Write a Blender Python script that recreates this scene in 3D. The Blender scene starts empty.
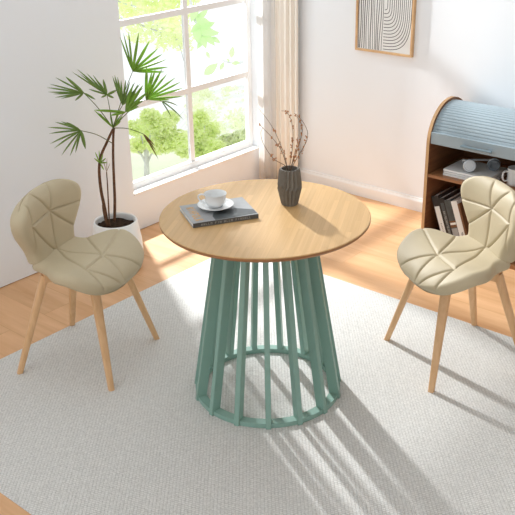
import bpy, bmesh, math, random
from mathutils import Vector, Matrix
PI = math.pi
sc = bpy.context.scene
COL = sc.collection
random.seed(7)

# ------------------------------------------------------------------ camera
F = 881.86
CAM = Vector((1.9639, -2.3007, 1.9696))
pitch, roll, yaw = 0.4319, -0.0216, 0.7166
fw = Vector((-math.sin(yaw)*math.cos(pitch), math.cos(yaw)*math.cos(pitch), -math.sin(pitch)))
r0 = Vector((math.cos(yaw), math.sin(yaw), 0)); u0 = r0.cross(fw)
RT = math.cos(roll)*r0 + math.sin(roll)*u0
UP = -math.sin(roll)*r0 + math.cos(roll)*u0
cd = bpy.data.cameras.new('camera'); cam = bpy.data.objects.new('camera', cd); COL.objects.link(cam)
cam.matrix_world = Matrix(((RT.x, UP.x, -fw.x, CAM.x), (RT.y, UP.y, -fw.y, CAM.y), (RT.z, UP.z, -fw.z, CAM.z), (0, 0, 0, 1)))
cd.sensor_width = 36; cd.lens = 36*F/515; cd.clip_start = 0.05; cd.clip_end = 500
sc.camera = cam

def ray(px, py):
    return RT*(px-257.5) - UP*(py-257.5) + fw*F

# ------------------------------------------------------------------ materials
def lin(c):
    return tuple(((x/255)/12.92 if x/255 <= 0.04045 else ((x/255+0.055)/1.055)**2.4) for x in c) + (1,)

def mat(name, rgb, rough=0.5, spec=0.5, metal=0.0, noise=0.0, nscale=20, bump=0.0, bscale=200, trans=0.0, sheen=0.0, coat=0.0):
    m = bpy.data.materials.new(name); m.use_nodes = True
    nt = m.node_tree; b = nt.nodes['Principled BSDF']
    b.inputs['Base Color'].default_value = lin(rgb); b.inputs['Roughness'].default_value = rough
    b.inputs['Specular IOR Level'].default_value = spec; b.inputs['Metallic'].default_value = metal
    if sheen: b.inputs['Sheen Weight'].default_value = sheen
    if coat: b.inputs['Coat Weight'].default_value = coat
    tc = nt.nodes.new('ShaderNodeTexCoord')
    if noise:
        n = nt.nodes.new('ShaderNodeTexNoise'); n.inputs['Scale'].default_value = nscale; n.inputs['Detail'].default_value = 4
        nt.links.new(tc.outputs['Object'], n.inputs['Vector'])
        mp = nt.nodes.new('ShaderNodeMapRange'); mp.inputs['From Min'].default_value = .3; mp.inputs['From Max'].default_value = .7
        mp.inputs['To Min'].default_value = 1-noise; mp.inputs['To Max'].default_value = 1+noise
        nt.links.new(n.outputs['Fac'], mp.inputs['Value'])
        mx = nt.nodes.new('ShaderNodeMix'); mx.data_type = 'RGBA'; mx.blend_type = 'MULTIPLY'; mx.inputs['Factor'].default_value = 1
        mx.inputs[6].default_value = lin(rgb); nt.links.new(mp.outputs[0], mx.inputs[7])
        nt.links.new(mx.outputs[2], b.inputs['Base Color'])
    if bump:
        n2 = nt.nodes.new('ShaderNodeTexNoise'); n2.inputs['Scale'].default_value = bscale; n2.inputs['Detail'].default_value = 2
        nt.links.new(tc.outputs['Object'], n2.inputs['Vector'])
        bp = nt.nodes.new('ShaderNodeBump'); bp.inputs['Strength'].default_value = bump; bp.inputs['Distance'].default_value = .002
        nt.links.new(n2.outputs['Fac'], bp.inputs['Height']); nt.links.new(bp.outputs[0], b.inputs['Normal'])
    if trans:
        out = nt.nodes['Material Output']; t = nt.nodes.new('ShaderNodeBsdfTranslucent'); t.inputs['Color'].default_value = lin(rgb)
        ms = nt.nodes.new('ShaderNodeMixShader'); ms.inputs[0].default_value = trans
        nt.links.new(b.outputs[0], ms.inputs[1]); nt.links.new(t.outputs[0], ms.inputs[2]); nt.links.new(ms.outputs[0], out.inputs['Surface'])
    return m

def wood(name, c1, c2, rot, stretch=(1.5, 22, 22), rough=0.45, scale=1.0, planks=None, bump=.05, strips=None):
    """grain along local X after rotating about Z by -rot"""
    m = bpy.data.materials.new(name); m.use_nodes = True
    nt = m.node_tree; N = nt.nodes; L = nt.links; b = N['Principled BSDF']; b.inputs['Roughness'].default_value = rough
    tc = N.new('ShaderNodeTexCoord'); mp = N.new('ShaderNodeMapping'); mp.inputs['Rotation'].default_value = rot if isinstance(rot, tuple) else (0, 0, -rot)
    L.new(tc.outputs['Object'], mp.inputs['Vector'])
    st = N.new('ShaderNodeMapping'); st.inputs['Scale'].default_value = tuple(s*scale for s in stretch); L.new(mp.outputs[0], st.inputs['Vector'])
    n = N.new('ShaderNodeTexNoise'); n.inputs['Scale'].default_value = 1.0; n.inputs['Detail'].default_value = 6; n.inputs['Roughness'].default_value = .6
    n.inputs['Distortion'].default_value = .6
    vec = st.outputs[0]
    if planks or strips:
        br = N.new('ShaderNodeTexBrick'); L.new(mp.outputs[0], br.inputs['Vector'])
        pl, pw, ms = planks or strips
        br.inputs['Scale'].default_value = 1; br.inputs['Brick Width'].default_value = pl; br.inputs['Row Height'].default_value = pw
        br.inputs['Mortar Size'].default_value = ms; br.inputs['Mortar Smooth'].default_value = .2; br.inputs['Bias'].default_value = 0
        br.offset = .37; br.offset_frequency = 2
        br.inputs['Color1'].default_value = (0, 0, 0, 1); br.inputs['Color2'].default_value = (1, 1, 1, 1); br.inputs['Mortar'].default_value = (.5, .5, .5, 1)
        ad = N.new('ShaderNodeVectorMath'); ad.operation = 'MULTIPLY_ADD'; L.new(br.outputs['Color'], ad.inputs[0]); ad.inputs[1].default_value = (7, 13, 5); L.new(st.outputs[0], ad.inputs[2])
        vec = ad.outputs[0]
    L.new(vec, n.inputs['Vector'])
    cr = N.new('ShaderNodeValToRGB'); cr.color_ramp.elements[0].position = .3; cr.color_ramp.elements[1].position = .72
    cr.color_ramp.elements[0].color = lin(c1); cr.color_ramp.elements[1].color = lin(c2); L.new(n.outputs['Fac'], cr.inputs['Fac'])
    col = cr.outputs['Color']
    if planks or strips:
        mr = N.new('ShaderNodeMapRange'); L.new(br.outputs['Color'], mr.inputs['Value'])
        a = .94 if planks else .95
        mr.inputs['To Min'].default_value = a; mr.inputs['To Max'].default_value = 2-a
        mx = N.new('ShaderNodeMix'); mx.data_type = 'RGBA'; mx.blend_type = 'MULTIPLY'; mx.inputs['Factor'].default_value = 1
        L.new(col, mx.inputs[6]); L.new(mr.outputs[0], mx.inputs[7]); col = mx.outputs[2]
        m2 = N.new('ShaderNodeMix'); m2.data_type = 'RGBA'; m2.blend_type = 'MULTIPLY'
        L.new(br.outputs['Fac'], m2.inputs['Factor']); L.new(col, m2.inputs[6]); m2.inputs[7].default_value = (.84, .77, .70, 1) if planks else (.85, .8, .75, 1); col = m2.outputs[2]
    L.new(col, b.inputs['Base Color'])
    bp = N.new('ShaderNodeBump'); bp.inputs['Strength'].default_value = bump; bp.inputs['Distance'].default_value = .001
    L.new(n.outputs['Fac'], bp.inputs['Height']); L.new(bp.outputs[0], b.inputs['Normal'])
    return m

M = {}
M['wall'] = mat('wall_paint', (241, 245, 249), .9, .2, bump=.05, bscale=300)
M['white'] = mat('white_gloss_paint', (244, 244, 243), .45, .4)
M['floor'] = wood('oak_floor', (206, 155, 108), (231, 185, 140), 0.0, (1.3, 12, 12), .42, 1.0, planks=(1.22, .19, .0018))
M['bamboo'] = wood('bamboo_top', (204, 164, 110), (217, 179, 126), math.radians(118), (2.2, 60, 60), .38, 1.0, strips=(.3, .021, .0004))
M['edge'] = wood('bamboo_edge', (150, 102, 62), (178, 128, 82), 0.0, (6, 6, 90), .5)
M['beech'] = wood('beech_leg', (214, 168, 120), (232, 190, 144), (0, PI/2, 0), (5, 40, 40), .42)
M['green'] = mat('sage_green_metal', (140, 174, 162), .42, .4, noise=.02, nscale=8)
M['leather'] = mat('taupe_leather', (196, 182, 152), .56, .4, noise=.03, nscale=9, bump=.25, bscale=420)
M['ceramic'] = mat('white_ceramic', (236, 238, 238), .15, .5, coat=.4)
M['pot'] = mat('matt_white_pot', (240, 240, 238), .5, .4)
M['soil'] = mat('potting_soil', (62, 46, 36), .95, .1, noise=.5, nscale=60, bump=1, bscale=120)
M['stem'] = mat('brown_stem', (104, 74, 54), .8, .2, noise=.35, nscale=70)
M['petiole'] = mat('petiole', (96, 106, 62), .6, .3)
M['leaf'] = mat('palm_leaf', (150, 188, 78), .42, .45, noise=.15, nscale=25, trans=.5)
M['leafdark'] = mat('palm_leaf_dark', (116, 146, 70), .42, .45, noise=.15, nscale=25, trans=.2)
M['leafdry'] = mat('palm_leaf_drying', (130, 104, 62), .6, .3, noise=.35, nscale=30, trans=.2)
M['vase'] = mat('charcoal_ceramic', (126, 121, 113), .8, .3, noise=.08, nscale=50)
M['twig'] = mat('dried_twig', (98, 80, 64), .85, .2, noise=.2, nscale=60)
M['berry'] = mat('dried_berry', (176, 126, 88), .6, .3, noise=.2, nscale=40)
M['walnut'] = wood('walnut_board', (112, 72, 46), (142, 96, 62), 0.0, (3, 3, 40), .5)
M['walnuth'] = wood('walnut_shelf', (138, 92, 58), (170, 118, 78), 0.0, (3, 36, 36), .42)
M['oakedge'] = mat('oak_edge_band', (196, 156, 112), .5, .4, noise=.06, nscale=40)
M['tambour'] = mat('grey_blue_lacquer', (158, 173, 181), .42, .4)
M['tambourd'] = mat('grey_blue_handle', (126, 146, 156), .4, .4)
M['paper'] = mat('paper_white', (236, 236, 234), .8, .2)
M['frame'] = wood('light_oak_frame', (204, 162, 116), (224, 186, 140), 0.0, (20, 20, 20), .5)
M['ink'] = mat('black_ink', (40, 42, 44), .8, .2)
M['coverg'] = mat('grey_cover', (160, 162, 164), .35, .4, noise=.12, nscale=14)
M['coverdark'] = mat('dark_cover_photo', (74, 80, 82), .35, .4, noise=.35, nscale=24)
M['orange'] = mat('orange_print', (214, 170, 112), .6, .3)
M['spine'] = mat('dark_spine', (92, 92, 90), .5, .3)
M['spinetext'] = mat('pale_print', (160, 160, 156), .6, .3)
M['black'] = mat('dark_book_cloth', (54, 50, 48), .6, .3, noise=.1, nscale=40)
M['brownbk'] = mat('brown_book_cloth', (120, 84, 58), .6, .3, noise=.12, nscale=30)
M['silver'] = mat('silver_plastic', (206, 214, 222), .3, .5, metal=.25)
M['padgrey'] = mat('grey_ear_pad', (120, 128, 136), .6, .4)
M['drape'] = mat('cream_drape', (255, 250, 241), .9, .1, bump=.2, bscale=500, trans=.12)
M['sheer'] = mat('white_sheer', (252, 251, 249), .9, .1, trans=.55)
_nt = M['sheer'].node_tree; _o = _nt.nodes['Material Output']; _src = _o.inputs['Surface'].links[0].from_socket
_t = _nt.nodes.new('ShaderNodeBsdfTransparent'); _m = _nt.nodes.new('ShaderNodeMixShader'); _m.inputs[0].default_value = .35
_nt.links.new(_src, _m.inputs[1]); _nt.links.new(_t.outputs[0], _m.inputs[2]); _nt.links.new(_m.outputs[0], _o.inputs['Surface'])
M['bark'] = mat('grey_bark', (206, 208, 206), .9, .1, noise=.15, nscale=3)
M['g1'] = mat('spring_leaves', (243, 250, 202), .7, .2, noise=.14, nscale=.8, trans=.68)  # garden leaf tint bleached to imitate overexposed daylight
M['g2'] = mat('pale_leaves', (248, 252, 226), .7, .2, noise=.08, nscale=.5, trans=.6)  # overexposure and haze put into this leaf tint
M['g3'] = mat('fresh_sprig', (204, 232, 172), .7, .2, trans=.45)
M['lawn'] = mat('lawn_with_baked_glare', (244, 250, 226), .9, .1, noise=.06, nscale=.4)  # daylight glare put into the pale lawn colour, no sun shines on it
M['hill'] = mat('hill_with_baked_haze', (250, 252, 246), .95, .05, noise=.08, nscale=.35)  # distance haze mixed into the near-white hill colour

def rugmat():
    m = bpy.data.materials.new('grey_woven_rug'); m.use_nodes = True; nt = m.node_tree; N = nt.nodes; L = nt.links; b = N['Principled BSDF']
    b.inputs['Roughness'].default_value = .95; b.inputs['Specular IOR Level'].default_value = .1
    tc = N.new('ShaderNodeTexCoord')
    mp = N.new('ShaderNodeMapping'); mp.inputs['Rotation'].default_value = (0, 0, math.radians(-131)); L.new(tc.outputs['Object'], mp.inputs['Vector'])
    br = N.new('ShaderNodeTexBrick'); L.new(mp.outputs[0], br.inputs['Vector']); br.inputs['Scale'].default_value = 1
    br.inputs['Brick Width'].default_value = .010; br.inputs['Row Height'].default_value = .012; br.inputs['Mortar Size'].default_value = .0016; br.inputs['Mortar Smooth'].default_value = 1
    br.offset = .5
    n = N.new('ShaderNodeTexNoise'); n.inputs['Scale'].default_value = 160; n.inputs['Detail'].default_value = 3; L.new(tc.outputs['Object'], n.inputs['Vector'])
    n2 = N.new('ShaderNodeTexNoise'); n2.inputs['Scale'].default_value = 3; L.new(tc.outputs['Object'], n2.inputs['Vector'])
    cr = N.new('ShaderNodeValToRGB'); cr.color_ramp.elements[0].position = .3; cr.color_ramp.elements[1].position = .7
    cr.color_ramp.elements[0].color = lin((216, 215, 211)); cr.color_ramp.elements[1].color = lin((242, 241, 237)); L.new(n.outputs['Fac'], cr.inputs['Fac'])
    mx = N.new('ShaderNodeMix'); mx.data_type = 'RGBA'; mx.blend_type = 'MULTIPLY'; L.new(br.outputs['Fac'], mx.inputs['Factor'])
    L.new(cr.outputs['Color'], mx.inputs[6]); mx.inputs[7].default_value = (.76, .75, .74, 1)
    L.new(mx.outputs[2], b.inputs['Base Color'])
    sb = N.new('ShaderNodeMath'); sb.operation = 'MULTIPLY_ADD'; L.new(br.outputs['Fac'], sb.inputs[0]); sb.inputs[1].default_value = -1; L.new(n.outputs['Fac'], sb.inputs[2])
    bp = N.new('ShaderNodeBump'); bp.inputs['Strength'].default_value = .6; bp.inputs['Distance'].default_value = .003
    L.new(sb.outputs[0], bp.inputs['Height']); L.new(bp.outputs[0], b.inputs['Normal'])
    return m
M['rug'] = rugmat()

def glassmat():
    m = bpy.data.materials.new('window_glass'); m.use_nodes = True; nt = m.node_tree; N = nt.nodes; L = nt.links
    out = N['Material Output']; N.remove(N['Principled BSDF'])
    t = N.new('ShaderNodeBsdfTransparent'); t.inputs['Color'].default_value = (.985, .992, .99, 1)
    g = N.new('ShaderNodeBsdfGlossy'); g.inputs['Roughness'].default_value = .02
    ms = N.new('ShaderNodeMixShader'); ms.inputs[0].default_value = .025
    L.new(t.outputs[0], ms.inputs[1]); L.new(g.outputs[0], ms.inputs[2]); L.new(ms.outputs[0], out.inputs['Surface'])
    return m
M['glass'] = glassmat()

# ------------------------------------------------------------------ helpers
def link(name, me, m=None, parent=None, smooth=False):
    o = bpy.data.objects.new(name, me); COL.objects.link(o)
    if m is not None:
        for mm in (m if isinstance(m, (list, tuple)) else [m]): me.materials.append(mm)
    if parent: o.parent = parent
    if smooth:
        for p in me.polygons: p.use_smooth = True
    return o

def obj(name, bm, m=None, parent=None, smooth=False, auto=None):
    bmesh.ops.recalc_face_normals(bm, faces=bm.faces[:])
    me = bpy.data.meshes.new(name); bm.to_mesh(me); bm.free()
    o = link(name, me, m, parent, smooth or auto is not None)
    if auto is not None: me.set_sharp_from_angle(angle=math.radians(auto))
    return o

def tag(o, label, cat, group=None):
    o['label'] = label; o['category'] = cat
    if group: o['group'] = group
    return o

def thing(name, label, cat, loc=(0, 0, 0), rz=0, group=None):
    o = bpy.data.objects.new(name, None); COL.objects.link(o); o.location = loc; o.rotation_euler = (0, 0, rz)
    o.empty_display_size = .05
    return tag(o, label, cat, group)

def struct(o):
    o['kind'] = 'structure'; return o

def box(bm, x0, x1, y0, y1, z0, z1, bev=0, mi=0):
    vs = [bm.verts.new((x, y, z)) for x in (x0, x1) for y in (y0, y1) for z in (z0, z1)]
    fs = [bm.faces.new([vs[i] for i in f]) for f in ((0, 1, 3, 2), (4, 6, 7, 5), (0, 4, 5, 1), (2, 3, 7, 6), (0, 2, 6, 4), (1, 5, 7, 3))]
    for f in fs: f.material_index = mi
    if bev:
        es = list({e for f in fs for e in f.edges})
        bmesh.ops.bevel(bm, geom=es, offset=bev, segments=2, affect='EDGES', profile=.5)
    return bm

def boxes(*bs, bev=0):
    bm = bmesh.new()
    for b in bs: box(bm, *b, bev=bev)
    return bm

def lathe(bm, prof, n=48, c=(0, 0, 0), mi=0, cap=True):
    rings = []
    for r, z in prof:
        rings.append([bm.verts.new((c[0]+r*math.cos(2*PI*i/n), c[1]+r*math.sin(2*PI*i/n), c[2]+z)) for i in range(n)] if r > 1e-6 else [bm.verts.new((c[0], c[1], c[2]+z))])
    for a, b in zip(rings[:-1], rings[1:]):
        for i in range(n):
            j = (i+1) % n
            if len(a) == 1 and len(b) == 1: continue
            if len(a) == 1: f = bm.faces.new((a[0], b[j], b[i]))
            elif len(b) == 1: f = bm.faces.new((a[i], a[j], b[0]))
            else: f = bm.faces.new((a[i], a[j], b[j], b[i]))
            f.material_index = mi
    return bm

def smoothpath(pts, sub=6):
    P = [Vector(p) for p in pts]
    if len(P) < 3: return P
    out = []
    for i in range(len(P)-1):
        a = P[max(i-1, 0)]; b = P[i]; c = P[i+1]; d = P[min(i+2, len(P)-1)]
        for k in range(sub):
            t = k/sub
            out.append(.5*((2*b)+(c-a)*t+(2*a-5*b+4*c-d)*t*t+(3*b-a-3*c+d)*t**3))
    out.append(P[-1]); return out

def tube(bm, pts, r0, r1=None, n=8, sub=6, mi=0):
    r1 = r0 if r1 is None else r1
    P = smoothpath(pts, sub); rings = []; K = len(P)
    prev = None
    for i, p in enumerate(P):
        t = (P[min(i+1, K-1)]-P[max(i-1, 0)]).normalized()
        if prev is None:
            a = t.cross(Vector((0, 0, 1)));
            if a.length < 1e-3: a = t.cross(Vector((1, 0, 0)))
            a.normalize()
        else:
            a = prev - t*prev.dot(t); a.normalize()
        prev = a; b = t.cross(a); r = r0+(r1-r0)*i/(K-1)
        rings.append([bm.verts.new(p+a*r*math.cos(2*PI*k/n)+b*r*math.sin(2*PI*k/n)) for k in range(n)])
    for A, B in zip(rings[:-1], rings[1:]):
        for k in range(n): bm.faces.new((A[k], A[(k+1) % n], B[(k+1) % n], B[k])).material_index = mi
    bm.faces.new(rings[0]); bm.faces.new(rings[-1][::-1])
    return bm

def interp(tab, v):
    if v <= tab[0][0]: return tab[0][1]
    if v >= tab[-1][0]: return tab[-1][1]
    for i in range(len(tab)-1):
        x0, y0 = tab[i]; x1, y1 = tab[i+1]
        if x0 <= v <= x1:
            xm, ym = tab[i-1] if i else (2*x0-x1, 2*y0-y1)
            xp, yp = tab[i+2] if i+2 < len(tab) else (2*x1-x0, 2*y1-y0)
            m0 = (y1-ym)/(x1-xm)*(x1-x0); m1 = (yp-y0)/(xp-x0)*(x1-x0); t = (v-x0)/(x1-x0)
            return (2*t**3-3*t*t+1)*y0+(t**3-2*t*t+t)*m0+(-2*t**3+3*t*t)*y1+(t**3-t*t)*m1

XL = -1.619; YB = 2.024; RUG = .003
# ------------------------------------------------------------------ room shell
struct(obj('floor', boxes((XL-.092, 3.6, -4.0, 2.2, -.1, 0)), M['floor']))
WY0, WY1, WZ0, WZ1 = .766, 1.858, .217, 2.12
struct(obj('wall_left', boxes((XL-.092, XL, -4.0, WY0, .004, 2.7), (XL-.092, XL, WY1, YB+.2, .004, 2.7), (XL-.092, XL, WY0, WY1, .004, WZ0), (XL-.092, XL, WY0, WY1, WZ1, 2.7)), M['wall']))
struct(obj('wall_back', boxes((XL, 3.6, YB, YB+.2, 0, 2.7)), M['wall']))
struct(obj('light_blocking_ceiling', boxes((.35, 3.6, -4.0, YB+.2, 2.7, 2.8)), M['wall']))  # unseen partial ceiling, added to dim the fill light from the right side
struct(obj('wall_right', boxes((3.4, 3.6, -4.0, YB, 0, 2.7)), M['wall']))
bm = bmesh.new()
prof = [(0, 0), (-.014, 0), (-.014, .062), (-.010, .070), (-.006, .074), (-.006, .080), (0, .082)]
A = [bm.verts.new((XL+.001, YB+y, z)) for y, z in prof]; B = [bm.verts.new((3.5, YB+y, z)) for y, z in prof]
for i in range(len(prof)-1): bm.faces.new((A[i], A[i+1], B[i+1], B[i]))
struct(obj('baseboard_back', bm, M['white']))
# window
win = struct(bpy.data.objects.new('window_1', None)); COL.objects.link(win); win.location = (XL-.06, (WY0+WY1)/2, WZ0)
def wpart(name, bm, m, **k):
    o = obj(name, bm, m, win, **k); o.location = -win.location; return o
fx0, fx1 = XL-.090, XL-.055
st = .034
ym = 1.31
rails = [.70, 1.155, 1.625]
wpart('window_frame', boxes((fx0, fx1, WY0, WY0+st, WZ0, WZ1), (fx0, fx1, WY1-st, WY1, WZ0, WZ1), (fx0, fx1, WY0+st, WY1-st, WZ0, WZ0+.05), (fx0, fx1, WY0+st, WY1-st, WZ1-.045, WZ1), bev=.003), M['white'])
bm = bmesh.new()
box(bm, fx0+.008, fx1-.008, ym-.017, ym+.017, WZ0+.05, WZ1-.045)
for z in rails:
    box(bm, fx0+.008, fx1-.008, WY0+st, ym-.017, z-.017, z+.017); box(bm, fx0+.008, fx1-.008, ym+.017, WY1-st, z-.017, z+.017)
wpart('muntin', bm, M['white'])
zs = [WZ0+.05]+[v for z in rails for v in (z-.017, z+.017)]+[WZ1-.045]
for i in range(0, 8, 2):
    for y0, y1 in ((WY0+st, ym-.017), (ym+.017, WY1-st)):
        wpart('window_pane', boxes((XL-.076, XL-.072, y0, y1, zs[i], zs[i+1])), M['glass'])
struct(obj('window_sill', boxes((fx1, XL+.004, WY0+.001, WY1-.001, WZ0, WZ0+.012), bev=.002), M['white']))

# ------------------------------------------------------------------ rug
bm = bmesh.new(); box(bm, -1.033, 1.75, -1.076, .971, 0, RUG, bev=.002)
rug = obj('rug', bm, M['rug']); tag(rug, 'pale grey woven rug under the round table', 'rug')

# ------------------------------------------------------------------ table
TH = .75
tb = thing('round_table', 'round bamboo table on a green slatted cone base', 'table', (0, 0, RUG))
bm = lathe(bmesh.new(), [(0, TH-RUG), (.3865, TH-RUG), (.3893, TH-RUG-.0025)], 128)
top = obj('tabletop', bm, M['bamboo'], tb, auto=40)
bm = lathe(bmesh.new(), [(.3893, TH-RUG-.0025), (.3893, TH-RUG-.010), (.383, TH-RUG-.017), (0, TH-RUG-.017)], 128)
obj('tabletop_edge', bm, M['edge'], top, auto=30)
def ringbm(ri, ro, z0, z1):
    n = 96; bm = bmesh.new(); R = []
    for r, z in ((ri, z0), (ro, z0), (ro, z1), (ri, z1)): R.append([bm.verts.new((r*math.cos(2*PI*i/n), r*math.sin(2*PI*i/n), z)) for i in range(n)])
    for k in range(4):
        a, b = R[k], R[(k+1) % 4]
        for i in range(n): bm.faces.new((a[i], a[(i+1) % n], b[(i+1) % n], b[i]))
    return bm
obj('base_ring', ringbm(.257, .291, .001, .020), M['green'], tb, auto=30)
obj('top_ring', ringbm(.140, .174, TH-RUG-.039, TH-RUG-.018), M['green'], tb, auto=30)
NB = 15; PH = math.radians(-49.5)
bm = bmesh.new()
z1 = TH-RUG-.018; w = .0105
pts = []
for s in (-w, w):
    pts += [(.260, s, .0), (.2995, s, .0), (.180, s, z1), (.142, s, z1)]
vs = [bm.verts.new(p) for p in pts]
for f in ((0, 1, 2, 3), (7, 6, 5, 4), (0, 4, 5, 1), (1, 5, 6, 2), (2, 6, 7, 3), (3, 7, 4, 0)): bm.faces.new([vs[i] for i in f])
bmesh.ops.bevel(bm, geom=bm.edges[:], offset=.0015, segments=2, affect='EDGES')
bar = obj('slat_bar', bm, M['green'], tb); bar.rotation_euler = (0, 0, PH)
for i in range(1, NB):
    c = bar.copy(); COL.objects.link(c); c.parent = tb; c.rotation_euler = (0, 0, PH+2*PI*i/NB)

# ------------------------------------------------------------------ chairs
def segdist(px, py, a, b):
    ax, ay = a; bx, by = b; dx, dy = bx-ax, by-ay
    t = max(0, min(1, ((px-ax)*dx+(py-ay)*dy)/(dx*dx+dy*dy)))
    return math.hypot(px-ax-t*dx, py-ay-t*dy)

def cushion(wtab, L, base, segs, T, Tb, nu=140, nv=140, R=.036, endR=(.03, .04), flip=1):
    """padded quilted panel: grid in (u,v), base(x,l,u,v)->Vector; both faces closed along the rim"""
    us = [math.sin(PI/2*(2*i/nu-1)*.999)*.35+(2*i/nu-1)*.65 for i in range(nu+1)]
    m = max(abs(us[0]), 1e-9); us = [u/m for u in us]
    vsn = [.5-.5*math.cos(PI*j/nv) for j in range(nv+1)]; vsn = [.35*a+.65*j/nv for j, a in enumerate(vsn)]
    W = [interp(wtab, v) for v in vsn]
    def P(u, v, wv): return base(u*wv, v*L, u, v)
    bm = bmesh.new(); up = []; lo = []
    for j, v in enumerate(vsn):
        ru = []; rl = []
        for i, u in enumerate(us):
            wv = W[j]; p = P(u, v, wv); e = .004
            w2 = interp(wtab, min(1, v+e)); w1 = interp(wtab, max(0, v-e))
            x = u*wv; l = v*L
            du = base(x+.002, l, (x+.002)/wv, v)-base(x-.002, l, (x-.002)/wv, v)
            dv = base(x, (v+e)*L, u, v+e)-base(x, (v-e)*L, u, v-e)
            n = (du.cross(dv)*flip).normalized()
            ds = (1-abs(u))*wv
            k1 = 1-min(1, ds/R); k2 = 1-min(1, l/endR[0]); k3 = 1-min(1, (L-l)/endR[1])
            kk = min(1, (k1**2.2+k2**2.2+k3**2.2))
            rd = math.sqrt(max(0, 1-kk))
            d = min(segdist(x, l, a, b) for a, b in segs)
            groove = .0066*math.exp(-(d/.0038)**2)+.0040*math.exp(-d/.018)
            h = rd*(T-groove*min(1, rd*1.2))
            ru.append(bm.verts.new(p+n*h))
            rim = (i in (0, nu)) or (j in (0, nv))
            rl.append(ru[-1] if rim else bm.verts.new(p-n*Tb*rd))
        up.append(ru); lo.append(rl)
    for j in range(nv):
        for i in range(nu):
            bm.faces.new((up[j][i], up[j][i+1], up[j+1][i+1], up[j+1][i]))
            f = (lo[j][i], lo[j+1][i], lo[j+1][i+1], lo[j][i+1])
            try: bm.faces.new(f)
            except ValueError: pass
    return bm

SEATZ = .462
def seat_base(x, l, u, v):
    y = -.142+l
    z = SEATZ + .010*max(0, 1-l/.10)**2 - .066*max(0, (v-.60)/.40)**2 - .008*math.exp(-((l-.11)/.07)**2)
    z += .28*x*x*math.exp(-((l-.19)/.10)**2) - .45*x*x*max(0, (v-.6)/.4)
    return Vector((x, y, z))
def back_base(x, l, u, v):
    y = -.132 - .025*l + .010*math.exp(-l/.04)
    z = SEATZ+.012 + l
    y += .55*x*x - .022*max(0, (v-.72)/.28)**2
    return Vector((x, y, z))
LS, LB = .368, .282
seatw = [(0, .120), (.025, .142), (.07, .152), (.16, .155), (.25, .172), (.36, .212), (.46, .242), (.57, .257), (.69, .252), (.80, .230), (.88, .200), (.94, .160), (.98, .112), (1, .056)]
backw = [(0, .138), (.03, .147), (.1, .149), (.22, .160), (.38, .190), (.52, .217), (.66, .230), (.78, .224), (.87, .198), (.94, .158), (.98, .110), (1, .052)]
def pattern(seat, g):
    if seat:
        o = .142; P = dict(s=(0, .107), n=(.147, .105), e=(.065, .25), f=(-.115, .25), w=(-.265, .058), a=(-.150, -.045), q=(.185, .23), b=(0, -.106), r=(.262, .10))
        L_ = ['sn', 'se', 'sf', 'sw', 'sa', 'sb', 'ne', 'nq', 'nb']
    else:
        o = SEATZ+.012; P = dict(s=(0, .657), n=(.160, .652), e=(-.066, .79), f=(.120, .79), w=(-.205, .630), a=(-.150, .535), q=(.156, .78), b=(0, .470), r=(.150, .485))
        L_ = ['sn', 'se', 'sf', 'sw', 'sa', 'sb', 'nq', 'nb', 'nr']
    P = {k: (g*x, y+o if seat else y-o) for k, (x, y) in P.items()}
    return [(P[k[0]], P[k[1]]) for k in L_]

def make_chair(label, loc, facing, group, g):
    t = thing('dining_chair', label, 'chair', loc, facing-PI/2, group)
    obj('seat', cushion(seatw, LS, seat_base, pattern(True, g), .034, .020, endR=(.018, .05)), M['leather'], t, smooth=True)
    obj('backrest', cushion(backw, LB, back_base, pattern(False, g), .030, .044, endR=(.02, .05), flip=-1), M['leather'], t, smooth=True)
    # cross frame under the seat
    bm = bmesh.new()
    for sx in (-1, 1):
        a = Vector((sx*.125, -.098, .400)); b = Vector((-sx*.125, .135, .400))
        d = (b-a).normalized(); nrm = Vector((-d.y, d.x, 0))*.02
        vs = [bm.verts.new(p+q+Vector((0, 0, z))) for z in (0, .036) for p, q in ((a, nrm), (b, nrm), (b, -nrm), (a, -nrm))]
        for f in ((3, 2, 1, 0), (4, 5, 6, 7), (0, 1, 5, 4), (1, 2, 6, 5), (2, 3, 7, 6), (3, 0, 4, 7)): bm.faces.new([vs[i] for i in f])
    obj('cross_frame', bm, M['beech'], t)
    for sx, sy in ((-1, 1), (1, 1), (1, -1), (-1, -1)):
        foot = Vector((sx*.216, sy*.214, .0)); tp = Vector((sx*.113, sy*.110+.012, .428))
        bm = bmesh.new(); d = (tp-foot).normalized()
        rad = Vector((sx, sy, 0)).normalized(); tang = Vector((-rad.y, rad.x, 0))
        rings = []
        for k in range(9):
            f = k/8; c = foot+(tp-foot)*f
            hw = .0122+(.0215-.0122)*f; hd = .0125+(.0175-.0125)*f
            ring = []
            for q in range(20):
                a = 2*PI*q/20; ca, sa = math.cos(a), math.sin(a); pw = .62
                ring.append(bm.verts.new(c+tang*hw*math.copysign(abs(ca)**pw, ca)+rad*hd*math.copysign(abs(sa)**pw, sa)))
            rings.append(ring)
        for A_, B_ in zip(rings[:-1], rings[1:]):
            for q in range(20): bm.faces.new((A_[q], A_[(q+1) % 20], B_[(q+1) % 20], B_[q]))
        bm.faces.new(rings[0]); bm.faces.new(rings[-1])
        for v_ in rings[0]: v_.co.z = max(v_.co.z, 0); v_.co.z = 0
        obj('leg', bm, M['beech'], t, auto=50)
    return t
chair = make_chair('taupe quilted leather chair on beech legs near the potted palm', (-.753, -.296, RUG), math.atan2(.152, .386), 'quilted dining chairs at the round table', 1)
make_chair('taupe quilted leather chair on beech legs in front of the roll-top cabinet', (.469, .675, RUG), math.radians(236.8), 'quilted dining chairs at the round table', -1)

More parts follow.
